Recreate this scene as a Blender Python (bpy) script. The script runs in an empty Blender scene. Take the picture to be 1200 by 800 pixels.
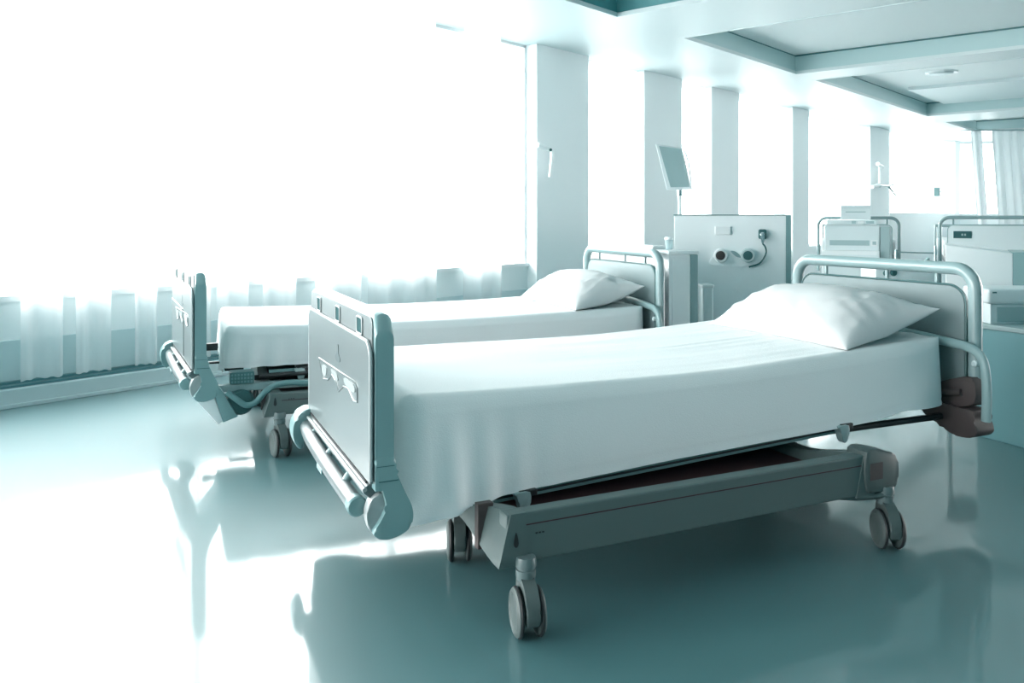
import bpy, bmesh, math, random
from mathutils import Vector, Matrix, noise
random.seed(4)
C = bpy.context.scene.collection
SC = bpy.context.scene
PI = math.pi

# ------------------------------------------------------------------ camera
H = 1.1
cam = bpy.data.cameras.new('camera'); cam.lens = 36 * 992 / 1200; cam.sensor_width = 36
cam.shift_y = -145.3 / 1200; cam.clip_start = 0.05; cam.clip_end = 200
co = bpy.data.objects.new('camera', cam); C.objects.link(co)
co.location = (0, 0, H); co.rotation_euler = (PI / 2, 0, 0)
SC.camera = co
SC.view_settings.view_transform = 'Standard'; SC.view_settings.look = 'None'
SC.view_settings.gamma = 1; SC.view_settings.use_curve_mapping = False
SC.view_settings.exposure = 0.0
SC.cycles.max_bounces = 10; SC.cycles.diffuse_bounces = 5; SC.cycles.transparent_max_bounces = 16
SC.cycles.sample_clamp_indirect = 6

# ------------------------------------------------------------------ materials
def mat(name, col, rough=0.5, metal=0.0, spec=0.5, coat=0.0, bump=0.0, bscale=40, var=0.0, vscale=6, coat_rough=0.05, ior=1.5):
    m = bpy.data.materials.new(name); m.use_nodes = True
    nt = m.node_tree; b = nt.nodes['Principled BSDF']
    b.inputs['Base Color'].default_value = (*col, 1); b.inputs['Roughness'].default_value = rough
    b.inputs['Metallic'].default_value = metal; b.inputs['Specular IOR Level'].default_value = spec
    b.inputs['IOR'].default_value = ior
    b.inputs['Coat Weight'].default_value = coat; b.inputs['Coat Roughness'].default_value = coat_rough
    tc = nt.nodes.new('ShaderNodeTexCoord')
    if bump:
        n = nt.nodes.new('ShaderNodeTexNoise'); n.inputs['Scale'].default_value = bscale; n.inputs['Detail'].default_value = 3
        nt.links.new(tc.outputs['Object'], n.inputs['Vector'])
        bp = nt.nodes.new('ShaderNodeBump'); bp.inputs['Strength'].default_value = bump; bp.inputs['Distance'].default_value = 0.01
        nt.links.new(n.outputs['Fac'], bp.inputs['Height']); nt.links.new(bp.outputs['Normal'], b.inputs['Normal'])
    if var:
        n = nt.nodes.new('ShaderNodeTexNoise'); n.inputs['Scale'].default_value = vscale; n.inputs['Detail'].default_value = 4
        nt.links.new(tc.outputs['Object'], n.inputs['Vector'])
        r = nt.nodes.new('ShaderNodeMapRange'); r.inputs['To Min'].default_value = 1 - var; r.inputs['To Max'].default_value = 1 + var
        nt.links.new(n.outputs['Fac'], r.inputs['Value'])
        mx = nt.nodes.new('ShaderNodeMix'); mx.data_type = 'RGBA'; mx.blend_type = 'MULTIPLY'; mx.inputs['Factor'].default_value = 1
        mx.inputs['A'].default_value = (*col, 1); nt.links.new(r.outputs['Result'], mx.inputs['B'])
        nt.links.new(mx.outputs['Result'], b.inputs['Base Color'])
    return m

M = dict(
    floor=mat('polished_resin_floor', (0.020, 0.125, 0.14), rough=0.58, spec=0.5, ior=2.25, var=0.03, vscale=1.5, coat=1.0, coat_rough=0.07),
    wall=mat('painted_wall', (0.90, 0.93, 0.94), rough=0.7),
    curb=mat('painted_curb', (0.46, 0.58, 0.60), rough=0.5),
    spandrel=mat('spandrel_panel', (0.50, 0.63, 0.65), rough=0.35),
    spandrel_light=mat('spandrel_glazing', (0.78, 0.84, 0.85), rough=0.35),
    track=mat('dark_track', (0.08, 0.20, 0.22), rough=0.4),
    ceiling=mat('ceiling_paint', (0.74, 0.80, 0.81), rough=0.45),
    recess=mat('recess_side_shade_tint', (0.55, 0.70, 0.71), rough=0.6),  # coffer sides: their shade is put into a darker colour
    recess_top=mat('recess_top_light_tint', (0.93, 0.95, 0.95), rough=0.6),  # coffer tops: colour whitened so they look better lit
    recess_teal=mat('recess_teal_shade_tint', (0.16, 0.40, 0.42), rough=0.6),  # first coffer: its deep shade is put into the colour
    frame_white=mat('window_frame_white', (0.8, 0.83, 0.84), rough=0.4),
    sheet=mat('bed_sheet', (0.835, 0.85, 0.855), rough=0.85, spec=0.2, bump=0.12, bscale=260),
    pillow=mat('pillow_case', (0.62, 0.635, 0.64), rough=0.85, spec=0.2, bump=0.1, bscale=200),
    body=mat('bed_enamel', (0.20, 0.34, 0.35), rough=0.35, coat=0.3),
    body_light=mat('bed_enamel_light', (0.52, 0.62, 0.63), rough=0.3, coat=0.4),
    panel=mat('board_laminate', (0.165, 0.195, 0.20), rough=0.3, coat=0.3),
    assist=mat('assist_rail_enamel', (0.25, 0.38, 0.39), rough=0.4),
    roller=mat('roller_enamel', (0.12, 0.155, 0.16), rough=0.35, coat=0.2),
    edging=mat('edging_plastic', (0.36, 0.40, 0.405), rough=0.35),
    spine=mat('cable_tube_plastic', (0.10, 0.22, 0.23), rough=0.4),
    stem=mat('caster_stem_enamel', (0.105, 0.155, 0.16), rough=0.4),
    slot=mat('slot_shadow_plastic', (0.03, 0.085, 0.09), rough=0.9, spec=0.1),
    hpanel=mat('headboard_laminate', (0.15, 0.215, 0.225), rough=0.5),
    tube=mat('tube_enamel', (0.26, 0.37, 0.38), rough=0.3, coat=0.4),
    base=mat('base_enamel', (0.085, 0.125, 0.125), rough=0.45),
    base_cap=mat('base_cap_plastic', (0.07, 0.10, 0.10), rough=0.5),
    brown=mat('brown_plastic', (0.065, 0.05, 0.05), rough=0.6),
    tray=mat('maroon_tray', (0.045, 0.014, 0.018), rough=0.7),
    black=mat('black_rubber', (0.012, 0.016, 0.018), rough=0.5),
    dark=mat('dark_teal_plastic', (0.04, 0.12, 0.125), rough=0.4),
    chrome=mat('satin_steel', (0.55, 0.62, 0.63), rough=0.25, metal=0.8),
    white=mat('white_plastic', (0.88, 0.90, 0.905), rough=0.35, coat=0.2),
    offwhite=mat('pale_laminate', (0.76, 0.82, 0.83), rough=0.4),
    grey=mat('grey_laminate', (0.40, 0.52, 0.53), rough=0.4),
    teal_box=mat('teal_cabinet', (0.17, 0.37, 0.40), rough=0.5),
    mattress=mat('mattress_cover', (0.10, 0.20, 0.21), rough=0.6),
)

def glass_mat():
    m = bpy.data.materials.new('window_glass'); m.use_nodes = True; nt = m.node_tree; nt.nodes.clear()
    o = nt.nodes.new('ShaderNodeOutputMaterial'); t = nt.nodes.new('ShaderNodeBsdfTransparent'); g = nt.nodes.new('ShaderNodeBsdfGlossy')
    g.inputs['Roughness'].default_value = 0.02; t.inputs['Color'].default_value = (0.95, 0.98, 0.98, 1)
    f = nt.nodes.new('ShaderNodeFresnel'); f.inputs['IOR'].default_value = 1.04
    mx = nt.nodes.new('ShaderNodeMixShader'); nt.links.new(f.outputs[0], mx.inputs[0]); nt.links.new(t.outputs[0], mx.inputs[1]); nt.links.new(g.outputs[0], mx.inputs[2])
    nt.links.new(mx.outputs[0], o.inputs[0]); return m
def sheer_mat(name, col, through, trans=0.5):
    m = bpy.data.materials.new(name); m.use_nodes = True; nt = m.node_tree; nt.nodes.clear()
    o = nt.nodes.new('ShaderNodeOutputMaterial'); t = nt.nodes.new('ShaderNodeBsdfTransparent'); d = nt.nodes.new('ShaderNodeBsdfDiffuse'); l = nt.nodes.new('ShaderNodeBsdfTranslucent')
    d.inputs['Color'].default_value = (*col, 1); l.inputs['Color'].default_value = (*col, 1)
    a = nt.nodes.new('ShaderNodeMixShader'); a.inputs[0].default_value = trans; nt.links.new(d.outputs[0], a.inputs[1]); nt.links.new(l.outputs[0], a.inputs[2])
    b = nt.nodes.new('ShaderNodeMixShader'); b.inputs[0].default_value = through
    nt.links.new(a.outputs[0], b.inputs[1]); nt.links.new(t.outputs[0], b.inputs[2]); nt.links.new(b.outputs[0], o.inputs[0]); return m
M['glass'] = glass_mat()
M['sheer'] = sheer_mat('sheer_fabric', (0.93, 0.95, 0.96), 0.35)
M['drape'] = sheer_mat('white_drape_fabric', (0.88, 0.91, 0.92), 0.0, 0.13)
M['clear'] = sheer_mat('clear_plastic', (0.6, 0.72, 0.74), 0.45)

# ------------------------------------------------------------------ mesh helpers
def obj(name, bm, m, parent=None, smooth=False, skew=None):
    if skew:
        for v in bm.verts: v.co.x += skew * (v.co.y + 0.07) / 0.97
    bmesh.ops.recalc_face_normals(bm, faces=bm.faces)
    me = bpy.data.meshes.new(name); bm.to_mesh(me); bm.free()
    ms = m if isinstance(m, (list, tuple)) else [m]
    for x in ms: me.materials.append(x)
    if smooth:
        for p in me.polygons: p.use_smooth = True
        if smooth != 'all':
            try: me.set_sharp_from_angle(angle=math.radians(40))
            except Exception: pass
    o = bpy.data.objects.new(name, me); C.objects.link(o); o.parent = parent
    return o
def thing(name, label, cat, loc=(0, 0, 0), rz=0, group=None):
    o = bpy.data.objects.new(name, None); C.objects.link(o); o.location = loc; o.rotation_euler = (0, 0, rz)
    o.empty_display_size = 0.1
    o['label'] = label; o['category'] = cat
    if group: o['group'] = group
    return o
def tag(o, label, cat, group=None):
    o['label'] = label; o['category'] = cat
    if group: o['group'] = group
    return o
def struct(o): o['kind'] = 'structure'; return o
def B(): return bmesh.new()
def box(bm, lo, hi, bev=0.0, mtx=None, mi=0, seg=2):
    r = bmesh.ops.create_cube(bm, size=1.0)
    vs = r['verts']
    for v in vs:
        v.co = Vector([(lo[i] + hi[i]) / 2 + v.co[i] * (hi[i] - lo[i]) for i in range(3)])
    fs = {f for v in vs for f in v.link_faces}
    if bev:
        es = list({e for v in vs for e in v.link_edges})
        r2 = bmesh.ops.bevel(bm, geom=es, offset=bev, segments=seg, affect='EDGES', profile=0.6)
        vs = list({v for f in r2['faces'] for v in f.verts} | {v for v in vs if v.is_valid})
        fs = {f for v in vs for f in v.link_faces}
    if mtx is not None:
        for v in vs: v.co = mtx @ v.co
    for f in fs: f.material_index = mi
    return bm
AX = {'x': lambda a, b, c: Vector((c, a, b)), 'y': lambda a, b, c: Vector((a, c, b)), 'z': lambda a, b, c: Vector((a, b, c))}
def prism(bm, outline, axis, lo, hi, bev=0.0, mtx=None):
    f = AX[axis]
    a = [bm.verts.new(f(p[0], p[1], lo)) for p in outline]; b = [bm.verts.new(f(p[0], p[1], hi)) for p in outline]
    n = len(a); fa = bm.faces.new(a); fb = bm.faces.new(b[::-1])
    for i in range(n): bm.faces.new((a[i], b[i], b[(i + 1) % n], a[(i + 1) % n]))
    vs = a + b
    if bev:
        es = list(fa.edges) + list(fb.edges)
        r = bmesh.ops.bevel(bm, geom=es, offset=bev, segments=2, affect='EDGES', profile=0.6)
        vs = list({v for ff in r['faces'] for v in ff.verts} | {v for v in vs if v.is_valid})
    if mtx is not None:
        for v in vs: v.co = mtx @ v.co
    return bm
def rrect(x0, y0, x1, y1, r, seg=6, corners=(1, 1, 1, 1)):
    out = []
    for k, (cx, cy, a0) in enumerate([(x1 - r, y1 - r, 0), (x0 + r, y1 - r, 90), (x0 + r, y0 + r, 180), (x1 - r, y0 + r, 270)]):
        if corners[k]:
            for i in range(seg + 1):
                a = math.radians(a0 + 90 * i / seg); out.append((cx + r * math.cos(a), cy + r * math.sin(a)))
        else:
            out.append(((x1, y1), (x0, y1), (x0, y0), (x1, y0))[k])
    return out
def smooth_path(pts, n=8):
    P = [Vector(p) for p in pts]; P = [2 * P[0] - P[1]] + P + [2 * P[-1] - P[-2]]; out = []
    for i in range(1, len(P) - 2):
        for k in range(n):
            t = k / n; a, b, c, d = P[i - 1], P[i], P[i + 1], P[i + 2]
            out.append(0.5 * ((2 * b) + (c - a) * t + (2 * a - 5 * b + 4 * c - d) * t * t + (3 * b - a - 3 * c + d) * t ** 3))
    out.append(P[-2]); return out
def smooth_closed(pts, n=6):
    m = len(pts); out = []
    for i in range(m):
        a, b, c, d = [Vector((*pts[(i + k) % m], 0)) for k in (-1, 0, 1, 2)]
        for k in range(n):
            t = k / n; v = 0.5 * ((2 * b) + (c - a) * t + (2 * a - 5 * b + 4 * c - d) * t * t + (3 * b - a - 3 * c + d) * t ** 3)
            out.append((v.x, v.y))
    return out
def tube(bm, pts, r, seg=16, cap=True, flat=1.0, ref=None):
    P = [Vector(p) for p in pts]; rings = []; up = None
    rr = r if isinstance(r, (list, tuple)) else [r] * len(P)
    for i, p in enumerate(P):
        d = (P[min(i + 1, len(P) - 1)] - P[max(i - 1, 0)]).normalized()
        if up is None:
            ref_ = Vector(ref) if ref else (Vector((0, 0, 1)) if abs(d.z) < 0.9 else Vector((1, 0, 0)))
            up = (ref_ - d * ref_.dot(d)).normalized()
        else: up = (up - d * up.dot(d)).normalized()
        s = d.cross(up)
        rings.append([bm.verts.new(p + (up * math.cos(2 * PI * k / seg) * flat + s * math.sin(2 * PI * k / seg)) * rr[i]) for k in range(seg)])
    for a, b in zip(rings, rings[1:]):
        for k in range(seg): bm.faces.new((a[k], a[(k + 1) % seg], b[(k + 1) % seg], b[k]))
    if cap: bm.faces.new(rings[0][::-1]); bm.faces.new(rings[-1])
    return bm
def lathe(bm, prof, mtx=None, seg=32):
    rings = []; new = []
    for r, z in prof:
        if r < 1e-6: v = bm.verts.new((0, 0, z)); rings.append([v]); new.append(v)
        else:
            R = [bm.verts.new((r * math.cos(2 * PI * k / seg), r * math.sin(2 * PI * k / seg), z)) for k in range(seg)]; rings.append(R); new += R
    for a, b in zip(rings, rings[1:]):
        for k in range(seg):
            q = [a[k % len(a)], a[(k + 1) % seg % len(a)] if len(a) > 1 else a[0], b[(k + 1) % seg] if len(b) > 1 else b[0], b[k % len(b)]]
            u = []
            for v in q:
                if v not in u: u.append(v)
            if len(u) > 2: bm.faces.new(u)
    if mtx is not None:
        for v in new: v.co = mtx @ v.co
    return bm
def T(x, y, z): return Matrix.Translation((x, y, z))
def RX(a): return Matrix.Rotation(a, 4, 'X')
def RY(a): return Matrix.Rotation(a, 4, 'Y')
def RZ(a): return Matrix.Rotation(a, 4, 'Z')

# ------------------------------------------------------------------ room (t = along the window wall, s = out from it into the room)
P0 = Vector((-2.956, 4.887, 0)); Wd = Vector((0.6535, 0.7569, 0)); Nd = Vector((0.7569, -0.6535, 0))
ROOM = Matrix(((Wd.x, Nd.x, 0, P0.x), (Wd.y, Nd.y, 0, P0.y), (0, 0, 1, 0), (0, 0, 0, 1)))
CZ = 2.865
bm = B(); box(bm, (-9, -4, -0.1), (26, 32, 0)); struct(obj('floor', bm, M['floor']))
# window wall: openings between pillars
T0 = -2.6
wins = [(T0 + 0.3, 4.908), (5.81, 6.95), (7.85, 8.65), (9.47, 11.37), (12.04, 15.09)]
TE = 16.25
bm = B(); SP = 0.62
prev = T0 - 0.6
for a, b in wins:
    if a - prev > 0.02: box(bm, (prev, -0.30, 0), (a, 0.0, CZ + 0.02), mtx=ROOM)
    prev = b
box(bm, (prev, -0.30, 0), (TE, 0.0, CZ + 0.02), mtx=ROOM)
for i, (a, b) in enumerate(wins):
    if i == 0: continue
    box(bm, (a, -0.28, 0), (b, -0.06, SP), mtx=ROOM)
struct(obj('wall_left', bm, M['wall']))
# spandrel under the big window: pale frosted band over a darker panel
a, b = wins[0]
bm = B(); box(bm, (a, -0.26, 0.37), (b, -0.12, 0.60), mtx=ROOM); struct(obj('trim_1', bm, M['spandrel_light']))
bm = B(); box(bm, (a, -0.26, 0.0), (b, -0.10, 0.37), 0.004, mtx=ROOM); struct(obj('trim_2', bm, M['spandrel']))
bm = B(); box(bm, (T0, 0.0, 0.0), (TE, 0.05, 0.105), 0.004, mtx=ROOM); box(bm, (T0, 0.0, 0.0), (TE, 0.065, 0.022), 0.003, mtx=ROOM)
struct(obj('baseboard_left', bm, M['curb']))
bm = B(); box(bm, (a, -0.098, 0.105), (b, -0.005, 0.118), mtx=ROOM); box(bm, (a, -0.098, 0.118), (b, -0.06, 0.132), mtx=ROOM)
struct(obj('trim_3', bm, M['track']))
for i, (a, b) in enumerate(wins):
    f = B()
    for lo, hi in (((a, -0.2, SP), (a + 0.03, -0.14, CZ)), ((b - 0.03, -0.2, SP), (b, -0.14, CZ)),
                   ((a, -0.2, SP - 0.02), (b, -0.1, SP + 0.015)), ((a, -0.2, CZ - 0.03), (b, -0.14, CZ))):
        box(f, lo, hi, mtx=ROOM)
    if b - a > 2.5:
        for k in range(1, int((b - a) / 1.5)):
            x = a + (b - a) * k / int((b - a) / 1.5); box(f, (x - 0.015, -0.2, SP), (x + 0.015, -0.14, CZ), mtx=ROOM)
    w = struct(obj('window_%d' % (i + 1), f, M['frame_white']))
    g = B(); box(g, (a + 0.02, -0.175, SP), (b - 0.02, -0.17, CZ - 0.02), mtx=ROOM); obj('pane', g, M['glass'], w)
# far wall, turning a little away from the window wall, with a low solid part and glazing above
c0 = ROOM @ Vector((TE, 0, 0)); c1 = Vector((10.45, 19.75, 0)); fd = (c1 - c0).normalized(); fn = Vector((fd.y, -fd.x, 0)); FL = (c1 - c0).length
FAR = Matrix(((fd.x, fn.x, 0, c0.x), (fd.y, fn.y, 0, c0.y), (0, 0, 1, 0), (0, 0, 0, 1)))
FS = 1.19
bm = B(); box(bm, (0.02, -0.25, 0), (FL, 0.0, FS), mtx=FAR); box(bm, (FL - 0.30, -0.25, FS), (FL, 0.0, CZ + 0.02), mtx=FAR)
struct(obj('wall_far', bm, M['wall']))
f = B(); box(f, (0, -0.2, FS), (0.03, -0.14, CZ), mtx=FAR); box(f, (0, -0.2, CZ - 0.04), (FL - 0.3, -0.14, CZ), mtx=FAR); box(f, (0, -0.2, FS), (FL - 0.3, -0.1, FS + 0.02), mtx=FAR)
w = struct(obj('window_6', f, M['frame_white'])); g = B(); box(g, (0.02, -0.175, FS + 0.01), (FL - 0.3, -0.17, CZ - 0.02), mtx=FAR); obj('pane', g, M['glass'], w)
# back wall closing the ward on the right, glazed behind the drapes
d0 = c1; d1 = Vector((14.6, 18.75, 0)); bd = (d1 - d0).normalized(); bn = Vector((bd.y, -bd.x, 0)); BL = (d1 - d0).length
BK = Matrix(((bd.x, bn.x, 0, d0.x), (bd.y, bn.y, 0, d0.y), (0, 0, 1, 0), (0, 0, 0, 1)))
bm = B(); box(bm, (0, -0.25, 0), (BL, 0, FS), mtx=BK); box(bm, (4.0, -0.25, FS), (BL, 0, CZ + 0.02), mtx=BK)
struct(obj('wall_back', bm, M['wall']))
f = B()
for x in (0.0, 1.3, 2.6, 3.96): box(f, (x, -0.2, FS), (x + 0.04, -0.14, CZ), mtx=BK)
box(f, (0, -0.2, CZ - 0.04), (4.0, -0.14, CZ), mtx=BK); w = struct(obj('window_7', f, M['frame_white']))
g = B(); box(g, (0.02, -0.175, FS), (3.98, -0.17, CZ - 0.02), mtx=BK); obj('pane', g, M['glass'], w)

# ceiling: soffit strip by the windows, cross beams, deep coffers
CT = 3.10; cof = [(1.2, 4.50), (5.61, 8.43), (8.98, 14.15), (15.3, 17.8)]
bm = B(); X0, X1 = 1.24, 9.0
box(bm, (-6, -0.35, CZ), (24, X0, CT + 0.05), mtx=ROOM)
pr = -6
for a, b in cof + [(24, 24)]:
    box(bm, (pr, X0, CZ), (a, X1, CT + 0.05), mtx=ROOM); pr = b
for i, (a, b) in enumerate(cof):
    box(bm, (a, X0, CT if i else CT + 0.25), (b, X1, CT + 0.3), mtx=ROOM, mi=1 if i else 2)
    if i == 0:
        for lo, hi in (((a, X0 - .05, CT), (a + .02, X1, CT + .3)), ((b, X0 - .05, CT), (b + .02, X1, CT + .3)), ((a, X0 - .05, CT), (b, X0, CT + .3))): box(bm, lo, hi, mtx=ROOM)
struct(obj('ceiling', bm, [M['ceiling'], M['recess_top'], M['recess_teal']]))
n = 4
for i, (a, b) in enumerate(cof):
    bm = B(); z0, z1 = CZ - 0.004, CZ + 0.035
    box(bm, (a - 0.004, X0 - 0.004, z0), (a + 0.03, X1, z1), mtx=ROOM); box(bm, (b - 0.03, X0 - 0.004, z0), (b + 0.004, X1, z1), mtx=ROOM); box(bm, (a + 0.03, X0 - 0.004, z0), (b - 0.03, X0 + 0.03, z1), mtx=ROOM)
    struct(obj('trim_%d' % n, bm, M['ceiling'])); n += 1
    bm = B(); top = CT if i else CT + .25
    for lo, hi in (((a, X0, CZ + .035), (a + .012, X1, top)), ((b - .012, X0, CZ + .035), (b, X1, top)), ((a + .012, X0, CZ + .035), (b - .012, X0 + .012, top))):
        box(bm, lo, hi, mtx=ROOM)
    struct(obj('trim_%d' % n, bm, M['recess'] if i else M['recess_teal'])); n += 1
    bm = B(); box(bm, (b - .02, X0 + .012, top - .02), (b - .012, X1, top - .004), mtx=ROOM); box(bm, (a + .02, X0 + .012, top - .015), (b - .02, X0 + .016, top - .004), mtx=ROOM)
    struct(obj('trim_%d' % n, bm, M['track'])); n += 1
bm = B(); box(bm, (12.05, X0 + 0.3, CT - 0.05), (14.1, X1, CT), mtx=ROOM); struct(obj('trim_%d' % n, bm, M['ceiling'])); n += 1
t = thing('ceiling_speaker', 'round white disc fitting set in the ceiling recess', 'ceiling fitting', (5.9, 11.63, CT))
bm = B(); lathe(bm, [(0.0, -0.03), (0.14, -0.03), (0.15, -0.022), (0.15, 0.0), (0, 0)]); obj('disc', bm, M['ceiling'], t, True)
bm = B(); lathe(bm, [(0.155, -0.015), (0.20, -0.02), (0.205, 0.0), (0.155, 0)]); obj('rim', bm, M['white'], t, True)

# ------------------------------------------------------------------ sheers
def curtain(name, mtx, a, b, z0, z1, waves, amp, m, label, cat='curtain', group=None, s0=0.0, lean=0.0, cols=None):
    bm = B(); nx = cols or max(16, int((b - a) * 60)); nz = 14; g = []
    ph = random.random() * 6
    for j in range(nz + 1):
        q = j / nz; row = []
        for i in range(nx + 1):
            x = i / nx; w = x * waves * 2 * PI + ph
            d = amp * (math.sin(w) + 0.35 * math.sin(2.3 * w + 1)) * (0.55 + 0.45 * (1 - q))
            row.append(bm.verts.new(mtx @ Vector((a + (b - a) * x + lean * (1 - q) + 0.25 * amp * math.cos(w), s0 + d, z0 + (z1 - z0) * q + 0.004 * math.sin(3 * w) * (1 - q)))))
        g.append(row)
    for j in range(nz):
        for i in range(nx): bm.faces.new((g[j][i], g[j][i + 1], g[j + 1][i + 1], g[j + 1][i]))
    return tag(obj(name, bm, m, None, 'all'), label, cat, group)
def tx(x):      # where a picture column meets the window wall
    m_ = (x - 600) / 992; return (2.956 + 4.887 * m_) / (0.6535 - 0.7569 * m_)
sh = [(25, 76, 'wide sheer curtain panel left of the smaller bed, first from the left'),
      (89, 131, 'sheer curtain panel with one fold, second from the left'), (160, 189, 'narrow sheer curtain panel just left of the smaller bed footboard'),
      (212, 248, 'sheer curtain panel behind the smaller bed footboard'), (255, 292, 'sheer curtain panel hanging over the foot end of the smaller bed'),
      (310, 352, 'sheer curtain panel behind the middle of the smaller bed'), (372, 424, 'sheer curtain panel seen over the large footboard'),
      (436, 512, 'broad sheer curtain panel behind the smaller bed, left of two grey gaps'), (548, 588, 'last sheer curtain panel of the big window, left of the grey pillar')]
for x0, x1, lb in sh:
    a, b = tx(x0), tx(x1)
    curtain('sheer_curtain', ROOM, a, b, 0.135, CZ - 0.01, max(1.2, (b - a) * 3.2), 0.022, M['sheer'], lb, group='sheer curtains of the big window', s0=-0.03)
for x0, x1, lb in [(690, 755, 'sheer curtain across the narrow window between the first two grey pillars'), (799, 834, 'sheer curtain across the slim window right of the tilted screen'),
                   (866, 929, 'sheer curtain in the window above the service panel'), (948, 1020, 'sheer curtain in the window left of the far pillar with the drip arm')]:
    a, b = tx(x0) + 0.02, tx(x1) - 0.02
    curtain('sheer_curtain', ROOM, a, b, 0.64, CZ - 0.01, (b - a) * 4, 0.015, M['sheer'], lb, group='sheers in the narrow windows', s0=-0.07)
curtain('sheer_curtain', FAR, 0.05, FL - 0.33, FS + 0.03, CZ - 0.01, 9, 0.015, M['sheer'], 'sheer curtain across the far window with the dark switch', group='sheers in the narrow windows', s0=-0.06)
DR = Matrix(((1, 0, 0, 0), (0, 1, 0, 0), (0, 0, 1, 0), (0, 0, 0, 1)))
bm = B(); box(bm, (9.1, 16.98, CZ - 0.03), (12.6, 17.16, CZ)); tag(obj('curtain_rail', bm, M['chrome']), 'thin ceiling rail carrying the white drapes at far right', 'curtain rail')
for x0, x1, wv, lb in [(9.22, 9.42, 1.5, 'narrow white drape, leftmost at the far right end of the ward'), (9.62, 10.3, 4, 'white pleated drape hanging slanted at the far right of the ward'),
                       (10.3, 11.4, 6, 'white pleated drape cut by the right edge of the photo')]:
    curtain('white_drape', DR, x0, x1, 0.25, CZ - 0.03, wv, 0.05, M['drape'], lb, group='drapes at the far right', s0=17.0 if wv != 6 else 17.14, lean=0.18 if wv < 6 else 0.1)

# ------------------------------------------------------------------ hospital beds
def mattress_cloth(p):
    """sheet: rings shrinking over the top, skirt rings hanging down the sides"""
    u0, u1, v0, v1 = p['m']; r = 0.07
    out = []
    N = 360
    base = rrect(u0, v0, u1, v1, r, 8)
    # resample evenly
    L = [0]; m_ = len(base)
    for i in range(m_): L.append(L[-1] + math.dist(base[i], base[(i + 1) % m_]))
    tot = L[-1]; k = 0
    for i in range(N):
        d = tot * i / N
        while L[k + 1] < d: k += 1
        a, b = base[k], base[(k + 1) % m_]; q = (d - L[k]) / max(1e-9, L[k + 1] - L[k])
        pt = Vector((a[0] + (b[0] - a[0]) * q, a[1] + (b[1] - a[1]) * q)); tg = Vector((b[0] - a[0], b[1] - a[1])).normalized()
        nn = Vector((tg.y, -tg.x))
        out.append((pt, nn, d))
    cx, cy = (u0 + u1) / 2, (v0 + v1) / 2
    hx, hy = (u1 - u0) / 2, (v1 - v0) / 2
    def top(u, v):
        x = (u - u0) / (u1 - u0)
        z = p['zt'] + p['sag'] * (-(1 - (2 * x - 0.85) ** 2)) + p.get('rise', 0.03) * max(0, x - 0.55) / 0.45
        z += 0.0035 * noise.noise(Vector((u * 2.2, v * 5, 1))) + 0.0025 * noise.noise(Vector((u * 1.4 + v, v * 22, 4))) * min(1, max(0, (x - 0.2) * 2)) * 1.6
        return z
    bm = B(); rings = []
    K = 26
    cen = bm.verts.new((cx, cy, top(cx, cy)))
    def shrink(pt, s):
        # rounded-rectangle inset that keeps the centre line
        return Vector((cx + (pt.x - cx) * s, cy + (pt.y - cy) * s))
    for j in range(1, K + 1):
        s = j / K; s = 1 - (1 - s) ** 1.25
        ring = []
        for pt, nn, d in out:
            q = shrink(pt, s); z = top(q.x, q.y)
            e = (1 - s) * min(abs(pt.x - cx) if abs(nn.x) > 0.7 else 99, abs(pt.y - cy) if abs(nn.y) > 0.7 else 99, 9)
            dist = min(q.x - u0, u1 - q.x, q.y - v0, v1 - q.y)
            R = 0.030
            if dist < R: z -= R - math.sqrt(max(0, R * R - (R - max(0, dist)) ** 2))
            ring.append(bm.verts.new((q.x, q.y, z)))
        rings.append(ring)
    S = 22; fc = p['flare']
    for j in range(1, S + 1):
        q = j / S; ring = []
        for i, (pt, nn, d) in enumerate(out):
            zt = top(pt.x, pt.y) - 0.030
            xu = (pt.x - u0) / (u1 - u0)
            near = pt.y < cy
            # hem height
            hem = p['hem'][0] + (p['hem'][1] - p['hem'][0]) * min(1, xu * 1.1) ** 0.7
            if abs(nn.x) > 0.8 and nn.x < 0: hem = p['hem_foot']
            dc = math.dist((pt.x, pt.y), (u0 + 0.03, v0 + 0.03)); dc2 = math.dist((pt.x, pt.y), (u0 + 0.03, v1 - 0.03))
            g = math.exp(-(dc / 0.16) ** 2) + math.exp(-(dc2 / 0.16) ** 2)
            hem = hem - p['droop'] * g
            if p['pull'] and near and abs(nn.y) > 0.8:   # hem drawn up near the head end
                hem += 0.014 * math.exp(-((xu - 0.87) / 0.05) ** 2)
            off = 0.004 + p['out'] * q * (1 if near and abs(nn.y) > 0.6 else 0.35)
            w = math.exp(-(dc / 0.30) ** 2)
            off += q * (fc * g + 0.013 * w * math.sin(d * 58 + q) + 0.006 * noise.noise(Vector((d * 3.2, q * 1.5, 7))) + 0.014 * noise.noise(Vector((d * 1.1 + q * 0.5, 0.3, 2))))
            off *= 1 - 0.75 * min(1, max(0, (xu - 0.90) / 0.08))
            if j == S - 2: off -= 0.0015
            zz = zt - (zt - hem) * q
            ring.append(bm.verts.new((pt.x + nn.x * off, pt.y + nn.y * off, zz)))
        rings.append(ring)
    for i in range(N): bm.faces.new((cen, rings[0][i], rings[0][(i + 1) % N]))
    for a, b in zip(rings, rings[1:]):
        for i in range(N): bm.faces.new((a[i], b[i], b[(i + 1) % N], a[(i + 1) % N]))
    return bm, top

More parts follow.
